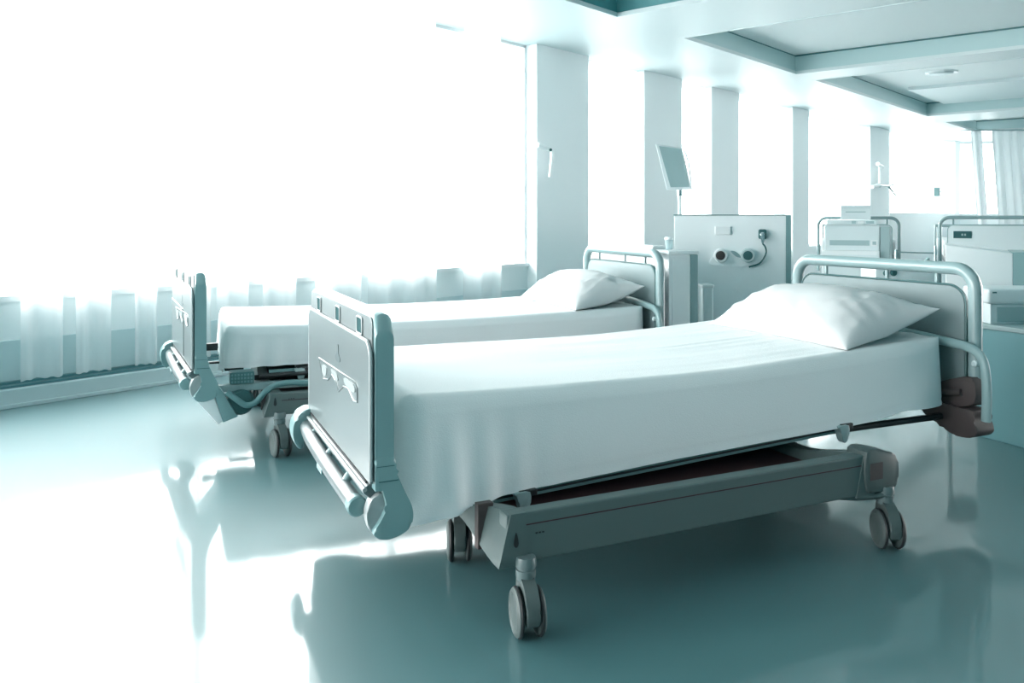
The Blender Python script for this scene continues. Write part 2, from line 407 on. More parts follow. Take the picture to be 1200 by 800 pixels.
def caster(t, u, v, rz, height=0.19, name='caster'):
    m = T(u, v, 0) @ RZ(rz)
    # rolling direction local x, axle local y, swivel offset
    R = 0.062
    bm = B()
    side = smooth_closed([(-0.070, 0.045), (-0.078, 0.085), (-0.060, 0.125), (-0.026, 0.146), (0.030, 0.152), (0.042, 0.12), (0.046, 0.075), (0.050, 0.035), (0.01, 0.048), (-0.035, 0.055)], 4)
    prism(bm, side, 'y', -0.018, 0.018, 0.006, m @ T(0, 0, 0))
    c = obj(name, bm, M['base_cap'], t, True)
    bm = B(); lathe(bm, [(0, 0.140), (0.025, 0.140), (0.027, 0.150), (0.027, 0.166), (0.0235, 0.168), (0.0235, 0.172), (0.028, 0.174), (0.029, height - 0.004), (0.026, height + 0.01), (0, height + 0.01)], m @ T(0.006, 0, 0), 24); obj('stem', bm, M['stem'], c, True)
    for s in (-1, 1):
        bm = B(); lathe(bm, [(0, -0.011), (0.045, -0.011), (0.056, -0.008), (R, -0.004), (R, 0.006), (0.057, 0.010), (0.05, 0.012), (0.045, 0.009), (0.02, 0.011), (0, 0.011)], m @ T(-0.012, s * 0.028, R) @ RX(-s * PI / 2), 36)
        w_ = obj('wheel', bm, M['base_cap'], c, True)
        bm = B(); tube(bm, [m @ T(-0.012, s * 0.0275, R) @ Vector(((R - 0.0015) * math.cos(a), 0, (R - 0.0015) * math.sin(a))) for a in [2 * PI * k / 36 for k in range(37)]], 0.0048, 8); obj('tyre', bm, M['black'], w_, True)
    return c

def make_bed(name, loc, rz, label, p):
    t = thing(name, label, 'hospital bed', loc, rz, p.get('group'))
    sk = p['skew']
    # ---------------- footboard
    y0, y1 = -0.07, 0.90
    bm = B()
    prof = [(-0.037, 0.385), (-0.037, 0.815)] + [(-0.012 + 0.025 * math.cos(a), 0.826 + 0.025 * math.sin(a)) for a in [PI - PI * k / 8 for k in range(9)]] + [(0.013, 0.385)]
    # slab with rounded top corners: rings along v, each a scaled-top profile
    rings = []
    for k in range(0, 41):
        v = y0 + (y1 - y0) * k / 40
        e = min(v - y0, y1 - v); rc = 0.045
        drop = rc - math.sqrt(max(0, rc * rc - (rc - min(rc, e)) ** 2))
        rings.append([bm.verts.new((a, v, z if z < 0.5 else z - drop)) for a, z in prof])
    # finer corner rings
    for a, b in zip(rings, rings[1:]):
        for i in range(len(prof)): bm.faces.new((a[i], a[(i + 1) % len(prof)], b[(i + 1) % len(prof)], b[i]))
    bm.faces.new(rings[0]); bm.faces.new(rings[-1][::-1])
    fb = obj('footboard', bm, M['body'], t, True, sk)
    bm = B(); prism(bm, rrect(y0 + 0.02, 0.745, y1 - 0.02, 0.836, 0.03, 6, (1, 1, 0, 0)), 'x', -0.041, -0.036, 0.002); obj('upper_band', bm, M['panel'], fb, False, sk)
    bm = B(); prism(bm, rrect(y0 + 0.012, 0.402, y1 - 0.025, 0.772, 0.05, 8, (1, 1, 0, 0)), 'x', -0.050, -0.040, 0.004); pn = obj('panel', bm, M['panel'], fb, False, sk)
    bm = B()
    q = rrect(y0 + 0.012, 0.402, y1 - 0.025, 0.772, 0.05, 8, (1, 1, 0, 0))
    pts = [(-0.047, a, b) for a, b in q]
    tube(bm, [(-0.047, q[0][0], 0.41)] + pts[:18] + [(-0.047, q[17][0], 0.41)], 0.005, 8); obj('panel_edging', bm, M['edging'], fb, True, sk)
    for v in (0.71, 0.39, 0.09):
        bm = B(); prism(bm, rrect(v - 0.028, 0.782, v + 0.028, 0.820, 0.006, 3), 'x', -0.0435, -0.040); s_ = obj('slot', bm, M['slot'], fb, False, sk)
        bm = B(); tube(bm, [(-0.043, a, b) for a, b in rrect(v - 0.032, 0.778, v + 0.032, 0.824, 0.008, 3)] + [(-0.043, v + 0.032, 0.816)], 0.003, 6); obj('slot_rim', bm, M['edging'], s_, True, sk)
    # embossed grip outline and lozenges, small keyhole mark
    grip = [(0.667, 0.622), (0.107, 0.640), (0.082, 0.628), (0.080, 0.590), (0.125, 0.583), (0.20, 0.605), (0.27, 0.598), (0.335, 0.572), (0.37, 0.590), (0.44, 0.605), (0.50, 0.578), (0.585, 0.565), (0.625, 0.592)]
    bm = B(); tube(bm, [(-0.0505, a, b) for a, b in grip + grip[:1]], 0.0032, 6); obj('grip_outline', bm, M['panel'], fb, True, sk)
    bm = B(); bm.free()
    for gi in ([(0.25, 0.628), (0.13, 0.630), (0.11, 0.612), (0.17, 0.606), (0.24, 0.612)], [(0.60, 0.61), (0.53, 0.612), (0.545, 0.582), (0.60, 0.585)], [(0.45, 0.622), (0.37, 0.624), (0.35, 0.602), (0.42, 0.605)]):
        bm = B(); prism(bm, smooth_closed(gi, 4), 'x', -0.0525, -0.049); obj('grip_inlay', bm, M['edging'], fb, False, sk)
    bm = B(); prism(bm, smooth_closed([(0.362, 0.71), (0.342, 0.71), (0.338, 0.685), (0.315, 0.672), (0.33, 0.66), (0.375, 0.66), (0.39, 0.672), (0.365, 0.685)], 3), 'x', -0.0515, -0.049); obj('keyhole_mark', bm, M['roller'], fb, False, sk)
    if p.get('pocket'):
        bm = B(); tube(bm, [(-0.0505, a, b) for a, b in [(0.88, 0.65), (0.30, 0.645), (0.27, 0.60), (0.27, 0.42)]], 0.004, 6); obj('chart_pocket', bm, M['roller'], fb, True, sk)
    # lower rail under the panel with white ledge
    bm = B(); prism(bm, [(-0.060, 0.372), (-0.060, 0.384), (-0.030, 0.404), (0.010, 0.404), (0.014, 0.345), (-0.030, 0.345)], 'y', y0 + 0.04, y1 - 0.02, 0.003); obj('lower_rail', bm, M['roller'], fb, False, sk)
    bm = B(); box(bm, (-0.052, y0 + 0.05, 0.3955), (-0.046, y1 - 0.03, 0.4015)); obj('shadow_gap', bm, M['black'], fb, False, sk)
    bm = B(); tube(bm, [(-0.058, y0 + 0.03, 0.384), (-0.058, y1 - 0.03, 0.384)], 0.006, 10); obj('ledge', bm, M['edging'], fb, True, sk)
    # corner bumpers (flat paddle below each end of the board) and roller between
    pad = [(-0.036, 0.47), (0.013, 0.47), (0.020, 0.43), (0.030, 0.405), (0.045, 0.372), (0.062, 0.335), (0.066, 0.305), (0.058, 0.280), (0.035, 0.264), (0.0, 0.256), (-0.030, 0.262), (-0.042, 0.278), (-0.024, 0.305), (-0.008, 0.335), (-0.010, 0.36), (-0.020, 0.392), (-0.030, 0.42)]
    pad = smooth_closed(pad, 4)
    for lo, hi in ((-0.072, -0.030), (0.862, 0.902)):
        bm = B(); prism(bm, pad, 'y', lo, hi, 0.006); cbp = obj('corner_bumper', bm, M['body'], fb, True, sk)
        if lo < 0:
            bm = B(); box(bm, (-0.028, lo - 0.0015, 0.408), (0.025, lo + 0.04, 0.4105)); obj('seam', bm, M['dark'], cbp, False, sk)
            bm = B(); box(bm, (-0.034, lo - 0.0015, 0.448), (0.014, lo + 0.04, 0.4495)); obj('seam', bm, M['dark'], cbp, False, sk)
            bm = B(); prism(bm, smooth_closed([(-0.054, 0.305), (-0.050, 0.345), (-0.020, 0.372), (0.005, 0.35), (-0.01, 0.31), (-0.040, 0.272)], 4), 'y', -0.05, -0.01, 0.004); obj('inner_cheek', bm, M['edging'], cbp, True, sk)
    bm = B(); prism(bm, smooth_closed([(-0.100, 0.285), (-0.112, 0.335), (-0.100, 0.382), (-0.065, 0.412), (-0.03, 0.405), (-0.035, 0.375), (-0.062, 0.350), (-0.072, 0.31), (-0.078, 0.272)], 4), 'y', 0.84, 0.925, 0.008); obj('roller_bracket', bm, M['body'], fb, True, sk)
    pts = smooth_path([(-0.062, 0.86, 0.352), (-0.072, 0.70, 0.345), (-0.075, 0.35, 0.338), (-0.070, 0.02, 0.330)], 6)
    bm = B(); tube(bm, pts, 0.024, 18); rl = obj('bumper_roller', bm, M['roller'], fb, True, sk)
    bm = B(); lathe(bm, [(0, -0.004), (0.020, -0.004), (0.027, 0.0), (0.028, 0.03), (0.024, 0.035), (0, 0.035)], T(-0.070, 0.03, 0.330) @ RX(PI / 2), 20); obj('roller_cap', bm, M['body'], rl, True, sk)
    bm = B(); box(bm, (-0.100, 0.36, 0.318), (-0.094, 0.44, 0.332), 0.002); obj('roller_mark', bm, M['body'], rl, False, sk)
    for v in (0.18, 0.45, 0.72):
        bm = B(); tube(bm, smooth_path([(-0.03, v, 0.375), (-0.055, v - 0.01, 0.362), (-0.068, v - 0.015, 0.345)], 4), 0.013, 10); obj('roller_arm', bm, M['tube'], fb, True, sk)
    for v in (0.30, 0.60):
        bm = B(); lathe(bm, [(0, 0), (0.010, 0), (0.010, 0.004), (0.006, 0.006), (0, 0.006)], T(-0.030, v, 0.358) @ RY(-PI / 2), 14); obj('bolt', bm, M['dark'], fb, True, sk)
    # ---------------- headboard
    uh = 2.45; tr = p.get('tube_r', 0.026)
    yb0, yb1, zt_, zb = 0.027, 0.985, 0.893, 0.36
    arc = []
    Rr = 0.085
    arc += [(uh, yb0, zb + 0.02)] + [(uh, yb0, zb + 0.02 + (zt_ - Rr - zb - 0.02) * k / 4) for k in range(1, 5)]
    arc += [(uh, yb0 + Rr - Rr * math.cos(a), zt_ - Rr + Rr * math.sin(a)) for a in [PI / 2 * k / 8 for k in range(1, 9)]]
    arc += [(uh, yb0 + Rr + (yb1 - yb0 - 2 * Rr) * k / 8, zt_) for k in range(1, 8)]
    arc += [(uh, yb1 - Rr + Rr * math.sin(a), zt_ - Rr + Rr * math.cos(a)) for a in [PI / 2 * k / 8 for k in range(0, 9)]]
    arc += [(uh, yb1, zb + 0.02)]
    hskew = p.get('hskew', 0)
    bm = B(); tube(bm, arc, tr, 18, ref=(1, 0, 0)); hb = obj('headboard_bow', bm, M['tube'], t, True)
    bm = B(); prism(bm, rrect(yb0 + 0.035, 0.335, yb1 - 0.045, 0.822, 0.07, 8), 'x', uh - 0.018, uh + 0.008, 0.004); hp = obj('headboard', bm, M['hpanel'], t, True)
    q = rrect(yb0 + 0.030, 0.330, yb1 - 0.040, 0.827, 0.075, 8)
    bm = B(); tube(bm, [(uh - 0.014, a, b) for a, b in q + q[:1]], 0.0045, 8); obj('headboard_edging', bm, M['dark'], hp, True)
    bm = B(); box(bm, (uh + 0.009, yb0 + 0.02, 0.36), (uh + 0.022, yb0 + 0.05, 0.70), 0.003); obj('lock_strip', bm, M['brown'], hp)
    for v in (0.20, 0.45, 0.80):
        bm = B(); box(bm, (uh - 0.006, v - 0.006, 0.815), (uh + 0.006, v + 0.006, zt_ - tr + 0.008)); obj('spacer', bm, M['tube'], hp)
    # lower corner housing (head end, near side) and far twin
    for k, (v, s) in enumerate(((yb0, 1), (yb1, -1))):
        def o_(a): return (v + s * a[0], a[1])
        bm = B(); prism(bm, smooth_closed([o_(a) for a in [(-0.020, 0.47), (0.12, 0.43), (0.16, 0.395), (0.15, 0.355), (0.05, 0.345), (-0.030, 0.37)]], 3), 'x', uh - 0.05, uh + 0.03, 0.006); c_ = obj('housing', bm, M['brown'], t, True)
        bm = B(); prism(bm, smooth_closed([o_(a) for a in [(0.19, 0.320), (0.13, 0.352), (0.02, 0.345), (-0.045, 0.345), (-0.042, 0.31), (-0.062, 0.265), (-0.03, 0.238), (0.05, 0.235), (0.10, 0.262), (0.17, 0.285)]], 4), 'x', uh - 0.075, uh + 0.03, 0.008); obj('housing_foot', bm, M['brown'], c_, True)
        bm = B(); tube(bm, [(uh - 0.055, v + s * 0.02, 0.405), (uh - 0.06, v + s * 0.13, 0.385)], 0.014, 10); obj('housing_rib', bm, M['brown'], c_, True)
    # assist rail, a bent flat bar at the near head corner
    bm = B(); pth = smooth_path([(2.405, 0.40, 0.612), (2.405, 0.25, 0.606), (2.40, 0.10, 0.596), (2.40, 0.015, 0.586), (2.40, -0.035, 0.553), (2.40, -0.052, 0.49), (2.402, -0.055, 0.40), (2.405, -0.05, 0.31)], 6)
    tube(bm, pth, [0.019] * len(pth), 14, flat=0.8, ref=(1, 0, 0)); obj('assist_rail', bm, M['assist'], t, True)
    bm = B(); lathe(bm, [(0, 0), (0.013, 0), (0.013, 0.012), (0.009, 0.016), (0, 0.016)], T(2.392, -0.018, 0.53) @ RY(-PI / 2), 14); obj('release_button', bm, M['body_light'], t, True)
    # ---------------- mattress, sheet
    u0, u1, v0, v1 = p['m']
    bm = B(); box(bm, (u0 + 0.04, v0 + 0.04, 0.40), (u1 - 0.04, v1 - 0.04, p['zt'] - 0.05), 0.03); obj('mattress', bm, M['mattress'], t, True)
    bm, top = mattress_cloth(p); sh_ = obj('sheet', bm, M['sheet'], t, 'all')
    # ---------------- deck frame under the mattress
    for v in (v0 + 0.03, v1 - 0.05):
        bm = B(); tube(bm, [(u0 + 0.05, v, 0.318), (2.43, v, 0.296)], 0.013, 12); obj('deck_tube', bm, M['black'], t, True)
        vr = v - 0.06 if v < 0.5 else v
        bm = B(); prism(bm, [(0.30, p['rz'][0]), (1.78, p['rz'][1]), (1.78, p['rz'][1] + 0.030), (0.30, p['rz'][0] + 0.030)], 'y', vr, vr + 0.018, 0.003); dr_ = obj('deck_rail', bm, M['body'], t)
        bm = B(); tube(bm, [(0.30, vr - 0.001, p['rz'][0] + 0.014), (1.78, vr - 0.001, p['rz'][1] + 0.014)], 0.0035, 8); obj('deck_cable', bm, M['black'], dr_, True)
    bm = B()
    for u in (0.35, 0.75, 1.15, 1.55, 1.95, 2.3): box(bm, (u - 0.03, v0 + 0.04, 0.372), (u + 0.03, v1 - 0.06, 0.398), 0.003)
    obj('deck_slat', bm, M['base'], t)
    bm = B(); box(bm, (0.10, v0 + 0.10, 0.345), (0.19, v0 + 0.16, 0.395), 0.005); box(bm, (-0.01, v0 + 0.115, 0.382), (0.2, v0 + 0.135, 0.392), 0.002); obj('board_socket', bm, M['black'], t)
    bm = B(); box(bm, (0.0, v1 - 0.2, 0.35), (0.25, v1 - 0.16, 0.39), 0.005); obj('board_socket', bm, M['black'], t)
    # ---------------- base
    b0, b1, bu0, bu1, bz0, bz1 = p['base']
    bm = B(); box(bm, (bu0, b0, bz0), (bu1, b0 + 0.05, bz1), 0.006); br = obj('base_rail', bm, M['base'], t)
    bm = B(); box(bm, (bu0 + 0.05, b0 - 0.0012, bz1 - 0.034), (bu1 - 0.02, b0 + 0.01, bz1 - 0.031)); box(bm, (bu0 + 0.05, b0 - 0.0012, bz0 + 0.02), (bu0 + 0.0525, b0 + 0.01, bz1 - 0.031)); obj('rail_seam', bm, M['tray'], br)
    bm = B()
    for k in range(3): box(bm, (bu0 + 0.085 + 0.01 * k, b0 - 0.0015, bz0 + 0.071), (bu0 + 0.091 + 0.01 * k, b0 + 0.01, bz0 + 0.075))
    obj('rail_mark', bm, M['black'], br)
    bm = B(); box(bm, (bu0, b1 - 0.05, bz0), (bu1, b1, bz1), 0.006); obj('base_rail', bm, M['base'], t)
    bm = B(); box(bm, (bu0 + 0.06, b0 + 0.051, bz1 - 0.10), (bu1, b1 - 0.051, bz1 - 0.075)); obj('base_tray', bm, M['tray'], t)
    # foot crossbeam: tapers as it runs away
    for uu, s in ((bu0, 1), (bu1 - 0.02, -1)):
        bm = B()
        A = [(uu - 0.025, b0 - 0.004, bz0 - 0.004), (uu + 0.055, b0 - 0.004, bz0 - 0.004), (uu + 0.055, b0 - 0.004, bz1 + 0.002), (uu + 0.01, b0 - 0.004, bz1 + 0.002)]
        mid = (b0 + b1) / 2
        Cc = [(uu - 0.02, mid, bz0 + 0.045), (uu + 0.05, mid, bz0 + 0.045), (uu + 0.05, mid, bz1 - 0.045), (uu - 0.005, mid, bz1 - 0.045)]
        D = [(a[0], b1 + 0.004, a[2]) for a in A]
        rg = []
        for k in range(17):
            q = k / 16; w = (math.cos(2 * PI * q) + 1) / 2
            rg.append([bm.verts.new((a[0] * w + c[0] * (1 - w), b0 - 0.004 + (b1 - b0 + 0.008) * q, a[2] * w + c[2] * (1 - w))) for a, c in zip(A, Cc)])
        for a, b in zip(rg, rg[1:]):
            for i in range(4): bm.faces.new((a[i], a[(i + 1) % 4], b[(i + 1) % 4], b[i]))
        bm.faces.new(rg[0]); bm.faces.new(rg[-1][::-1]); cb = obj('crossbeam', bm, M['base'], t)
        if s == 1:
            bm = B(); box(bm, (uu - 0.027, b0 + 0.13, bz0 + 0.0), (uu + 0.02, b0 + 0.155, bz1 - 0.006), 0.003); obj('beam_band', bm, M['brown'], cb)
            bm = B(); prism(bm, smooth_closed([(uu + 0.018, bz0 + 0.055), (uu + 0.025, bz0 + 0.085), (uu + 0.032, bz0 + 0.055), (uu + 0.025, bz0 + 0.045)], 3), 'y', b0 - 0.006, b0); obj('beam_slot', bm, M['black'], cb)
    # head end caps
    for v, s in ((b0, 1), (b1, -1)):
        lo, hi = (v - 0.012, v + 0.075) if s == 1 else (v - 0.075, v + 0.012)
        bm = B(); prism(bm, smooth_closed([(bu1 - 0.005, bz1 + 0.012), (bu1 + 0.09, bz1 + 0.004), (bu1 + 0.135, bz1 - 0.02), (bu1 + 0.14, bz0 + 0.03), (bu1 + 0.11, bz0 + 0.006), (bu1 + 0.04, bz0 + 0.008), (bu1 - 0.005, bz0 + 0.02)], 4), 'y', lo, hi, 0.008); ec = obj('end_cap', bm, M['base_cap'], t, True)
        yy = lo if s == 1 else hi
        bm = B(); box(bm, (bu1 + 0.008, min(yy, yy - s * 0.002), bz0 + 0.05), (bu1 + 0.065, max(yy, yy - s * 0.002) + 0.001, bz0 + 0.105), 0.0); obj('cap_recess', bm, M['brown'], ec)
    # lift arms between base and deck
    for u in (0.445, 1.74):
        lv = v0 - 0.070; lz = p['rz'][0 if u < 1 else 1] + 0.034; bm = B(); prism(bm, smooth_closed([(u - 0.030, lz), (u + 0.020, lz), (u + 0.017, lz - 0.045), (u + 0.002, lz - 0.062), (u - 0.012, lz - 0.048), (u - 0.018, lz - 0.02)], 3), 'y', lv, lv + 0.03, 0.004); la = obj('lift_bracket', bm, M['tube'], t, True)
        bm = B(); box(bm, (u - 0.015, lv + 0.004, lz - 0.014), (u + 0.045, v0 + 0.06, lz + 0.006), 0.004); obj('bracket_plate', bm, M['black'], la)
    mid = (b0 + b1) / 2
    for u in (0.65, 1.35):
        bm = B(); tube(bm, [(u, max(mid, v0 + 0.15), bz1 - 0.04), (u + 0.06, max(mid, v0 + 0.2), 0.40)], 0.035, 16); obj('lift_column', bm, M['base'], t, True)
    # casters and their arms
    for (u, v, r_) in p['casters']:
        caster(t, u, v, r_)
    for v, s in ((b0, 1), (b1, -1)):
        bm = B(); tube(bm, smooth_path([(bu1 - 0.14, v + s * 0.03, bz0 + 0.012), (bu1 - 0.04, v + s * 0.02, bz0 - 0.004), (bu1 + 0.045, v + s * 0.01, bz0 - 0.010), (bu1 + 0.085, v - s * 0.0, bz0 - 0.006)], 5), 0.019, 12, flat=0.7); obj('caster_arm', bm, M['base'], t, True)
    return t, top

def pillow(name, bed, cu, cv, lu, lv, h, z0, tilt, rz, label, group=None, seed=1, lift=0.0):
    bm = B(); n = 48
    def shape(s, t_, up):
        a = abs(s); b = abs(t_)
        x = lu / 2 * s * (1 - 0.10 * (1 - b * b) * a); y = lv / 2 * t_ * (1 - 0.07 * (1 - a * a) * b)
        th = (max(0, 1 - a ** 2.0) ** 0.5) * (max(0, 1 - b ** 2.8) ** 0.5) * (1 - 0.15 * (a * b))
        fold = 0.006 * noise.noise(Vector((s * 2.2 + seed, t_ * 4, 3))) + 0.016 * (max(a, b) ** 2.5) * noise.noise(Vector((t_ * 8 + seed, s * 6, 8 + seed))) + 0.034 * max(a, b) ** 2.2 * abs(noise.noise(Vector((t_ * 12 + seed, s * 3, 2))))
        edge = min(1, 4 * (1 - max(a, b)))
        if up > 0: z = 0.80 * h * th + fold * min(1, th * 2 + 0.1) * edge
        else: z = -0.20 * h * th
        return Vector((x, y, z + 0.24 * h))
    vm = {}
    for up in (1, -1):
        for i in range(n + 1):
            for j in range(n + 1):
                s = math.sin(PI / 2 * (2 * i / n - 1)); t_ = math.sin(PI / 2 * (2 * j / n - 1))
                if up < 0 and (i in (0, n) or j in (0, n)): vm[(up, i, j)] = vm[(1, i, j)]; continue
                v = shape(s, t_, up)
                vm[(up, i, j)] = bm.verts.new(v)
    for up in (1, -1):
        for i in range(n):
            for j in range(n):
                q = [vm[(up, i, j)], vm[(up, i + 1, j)], vm[(up, i + 1, j + 1)], vm[(up, i, j + 1)]]
                bm.faces.new(q if up > 0 else q[::-1])
    # corner lift then tilt towards the headboard
    for v in bm.verts:
        xs = v.co.x / (lu / 2); ys = v.co.y / (lv / 2)
        v.co.z += lift * max(0, xs) * (abs(ys) ** 3) + (0.0 if xs > 0 else 0.0)
    bpos = bed.location; br = bed.rotation_euler.z
    Mx = T(*bpos) @ RZ(br) @ T(cu, cv, z0)
    m2 = RZ(rz) @ RY(-tilt)
    for v in bm.verts: v.co = m2 @ v.co
    o = obj(name, bm, M['pillow'], None, 'all'); o.matrix_world = Mx
    return tag(o, label, 'pillow', group)

pA = dict(m=(0.10, 2.37, 0.095, 1.09), zt=0.596, sag=0.022, rise=0.02, hem=(0.262, 0.352), hem_foot=0.40, droop=0.02, flare=0.045, out=0.05, pull=True, skew=0.045, rz=(0.252, 0.312),
          base=(-0.19, 0.42, 0.285, 1.60, 0.180, 0.312), casters=[(0.335, -0.205, math.radians(78)), (0.36, 0.33, math.radians(70)), (1.69, -0.195, math.radians(64)), (1.69, 0.40, math.radians(-20))])
bedA, topA = make_bed('hospital_bed', (-0.3527, 2.2848, 0), math.radians(25.6455), 'large foreground hospital bed with white sheet, nearest the camera', pA)
pB = dict(m=(0.10, 2.40, 0.09, 1.06), zt=0.585, sag=0.022, rise=0.0, hem=(0.378, 0.378), hem_foot=0.35, droop=0.0, flare=0.01, out=0.015, pull=False, skew=-0.105, rz=(0.33, 0.335), pocket=True,
          base=(-0.15, 0.98, 0.285, 1.60, 0.185, 0.285), casters=[(0.332, -0.15, math.radians(100)), (0.325, 0.97, math.radians(40)), (1.69, -0.15, math.radians(25)), (1.69, 0.97, math.radians(-20))])
bedB, topB = make_bed('hospital_bed', (-1.4375, 3.942, 0), math.radians(20.6283), 'smaller hospital bed standing behind the foreground bed, by the big window', pB)
pillow('pillow', bedA, 2.12, 0.53, 0.50, 0.86, 0.20, 0.597, math.radians(10), math.radians(-3), 'plump white pillow at the head of the foreground bed', 'pillows on the beds', 1, 0.05)
pillow('pillow', bedB, 2.17, 0.50, 0.46, 0.80, 0.20, 0.572, math.radians(9), math.radians(2), 'smaller-looking white pillow on the bed by the window', 'pillows on the beds', 5, 0.05)

# extra fittings under the second bed, foot end (parts of that bed)
bm = B(); prism(bm, [(0.035, 0.325), (0.075, 0.31), (0.150, 0.175), (0.085, 0.152)], 'y', -0.07, 0.02, 0.006); mh_ = obj('motor_housing', bm, M['body'], bedB, True)
bm = B(); prism(bm, [(-0.03, 0.262), (0.03, 0.322), (0.085, 0.158), (0.065, 0.145)], 'y', -0.065, 0.10, 0.006); obj('housing_face', bm, M['white'], mh_, True)
bm = B(); lathe(bm, [(0, 0), (0.05, 0), (0.06, 0.01), (0.06, 0.13), (0.05, 0.14), (0, 0.14)], T(0.165, -0.045, 0.235) @ RX(-PI / 2), 24); obj('motor', bm, M['dark'], bedB, True)
bm = B(); tube(bm, smooth_path([(0.10, -0.08, 0.295), (0.142, -0.09, 0.262), (0.184, -0.09, 0.231), (0.229, -0.09, 0.241), (0.271, -0.09, 0.286), (0.322, -0.09, 0.314), (0.392, -0.09, 0.321), (0.467, -0.085, 0.312), (0.60, -0.06, 0.32)], 6), 0.014, 12); obj('cable_tube', bm, M['spine'], bedB, True)
bm = B(); box(bm, (0.02, -0.03, 0.285), (1.2, 0.01, 0.318), 0.004); obj('side_rail', bm, M['tube'], bedB)
bm = B(); tube(bm, [(0.25, 0.0, 0.345), (1.4, 0.0, 0.345)], 0.009, 10); obj('side_rail', bm, M['black'], bedB, True)
bm = B(); box(bm, (0.115, -0.05, 0.322), (0.225, 0.03, 0.378), 0.006); hc = obj('control_grille', bm, M['dark'], bedB)
bm = B()
for i in range(7):
    for j in range(3): box(bm, (0.121 + i * 0.0145, -0.0525, 0.328 + j * 0.016), (0.130 + i * 0.0145, -0.049, 0.337 + j * 0.016))
obj('grille_key', bm, M['spine'], hc)

# ------------------------------------------------------------------ far beds (raised high), seen board-on
def back_bed(name, x, y, rz, w, zt, zb, tr, label, badge):
    t = thing(name, label, 'hospital bed', (x, y, 0), rz, 'beds in the far row')
    R_ = 0.09
    arc = [(0, 0, zb)] + [(R_ - R_ * math.cos(a), 0, zt - R_ + R_ * math.sin(a)) for a in [PI / 2 * k / 8 for k in range(0, 9)]]
    arc += [(w - R_ + R_ * math.sin(a), 0, zt - R_ + R_ * math.cos(a)) for a in [PI / 2 * k / 8 for k in range(0, 9)]] + [(w, 0, zb)]
    bm = B(); tube(bm, arc, tr, 12, ref=(0, 1, 0)); obj('headboard_bow', bm, M['tube'], t, True)
    bm = B(); prism(bm, rrect(0.07, zb + 0.05, w - 0.07, zt - 0.08, 0.05, 6), 'y', -0.012, 0.012, 0.003); hp = obj('headboard', bm, M['offwhite'], t, True)
    q = rrect(0.068, zb + 0.048, w - 0.068, zt - 0.078, 0.052, 6)
    bm = B(); tube(bm, [(a, -0.012, b) for a, b in q + q[:1]], 0.004, 8); obj('headboard_edging', bm, M['grey'], hp, True)
    if badge:
        bm = B(); box(bm, (0.12, -0.02, zt - 0.205), (0.28, -0.013, zt - 0.135), 0.002); d = obj('display', bm, M['dark'], hp)
        bm = B()
        for k in range(2): box(bm, (0.19 + 0.025 * k, -0.022, zt - 0.18), (0.205 + 0.025 * k, -0.0195, zt - 0.16))
        obj('digit', bm, M['grey'], d)
    for xx in (0.12, w - 0.12):
        bm = B(); box(bm, (xx - 0.008, -0.008, zt - 0.085), (xx + 0.008, 0.008, zt - tr)); obj('spacer', bm, M['tube'], hp)
    bm = B(); box(bm, (0.03, 0.04, zt - 0.40), (w - 0.03, 2.05, zt - 0.24), 0.04, seg=3); obj('mattress', bm, M['sheet'], t, True)
    bm = B(); box(bm, (0.05, 0.02, zt - 0.46), (w - 0.05, 2.1, zt - 0.40), 0.01); obj('deck', bm, M['base'], t)
    bm = B(); tube(bm, [(0.02, 2.12, zb), (0.02, 2.12, zt - 0.1), (w - 0.02, 2.12, zt - 0.1), (w - 0.02, 2.12, zb)], 0.02, 10); obj('footboard_bow', bm, M['tube'], t, True)
    bm = B(); box(bm, (0.1, 0.3, 0.19), (w - 0.1, 1.8, 0.30), 0.01); obj('base', bm, M['base'], t)
    for yy in (0.6, 1.5):
        bm = B(); tube(bm, [(w / 2, yy, 0.29), (w / 2, yy, zt - 0.45)], 0.05, 14); obj('lift_column', bm, M['tube'], t, True)
    for cx_, cy_ in ((0.14, 0.36), (w - 0.14, 0.36), (0.14, 1.74), (w - 0.14, 1.74)): caster(t, cx_, cy_, 0.6)
    return t
back_bed('hospital_bed', 3.46, 9.56, math.radians(-21), 0.83, 1.095, 0.50, 0.017, 'far hospital bed with the printer box standing over its headboard', False)
dB = back_bed('hospital_bed', 4.27, 8.45, math.radians(-25), 1.02, 1.10, 0.40, 0.018, 'far right hospital bed with small dark display on headboard', True)

# ------------------------------------------------------------------ equipment behind the foreground headboard
def pr(x, y, d): return Vector(((x - 600) / 992 * d, d, H + (254.7 - y) / 992 * d))
def at(x, d): return (x - 600) / 992 * d
def onray(x, x0, d, rz):
    # distance along a line leaving (x0, d) at angle rz until it crosses picture column x, and its depth there
    m_ = (x - 600) / 992; c_, s_ = math.cos(rz), math.sin(rz); k = (m_ * d - x0) / (c_ - m_ * s_)
    return k, d + k * s_
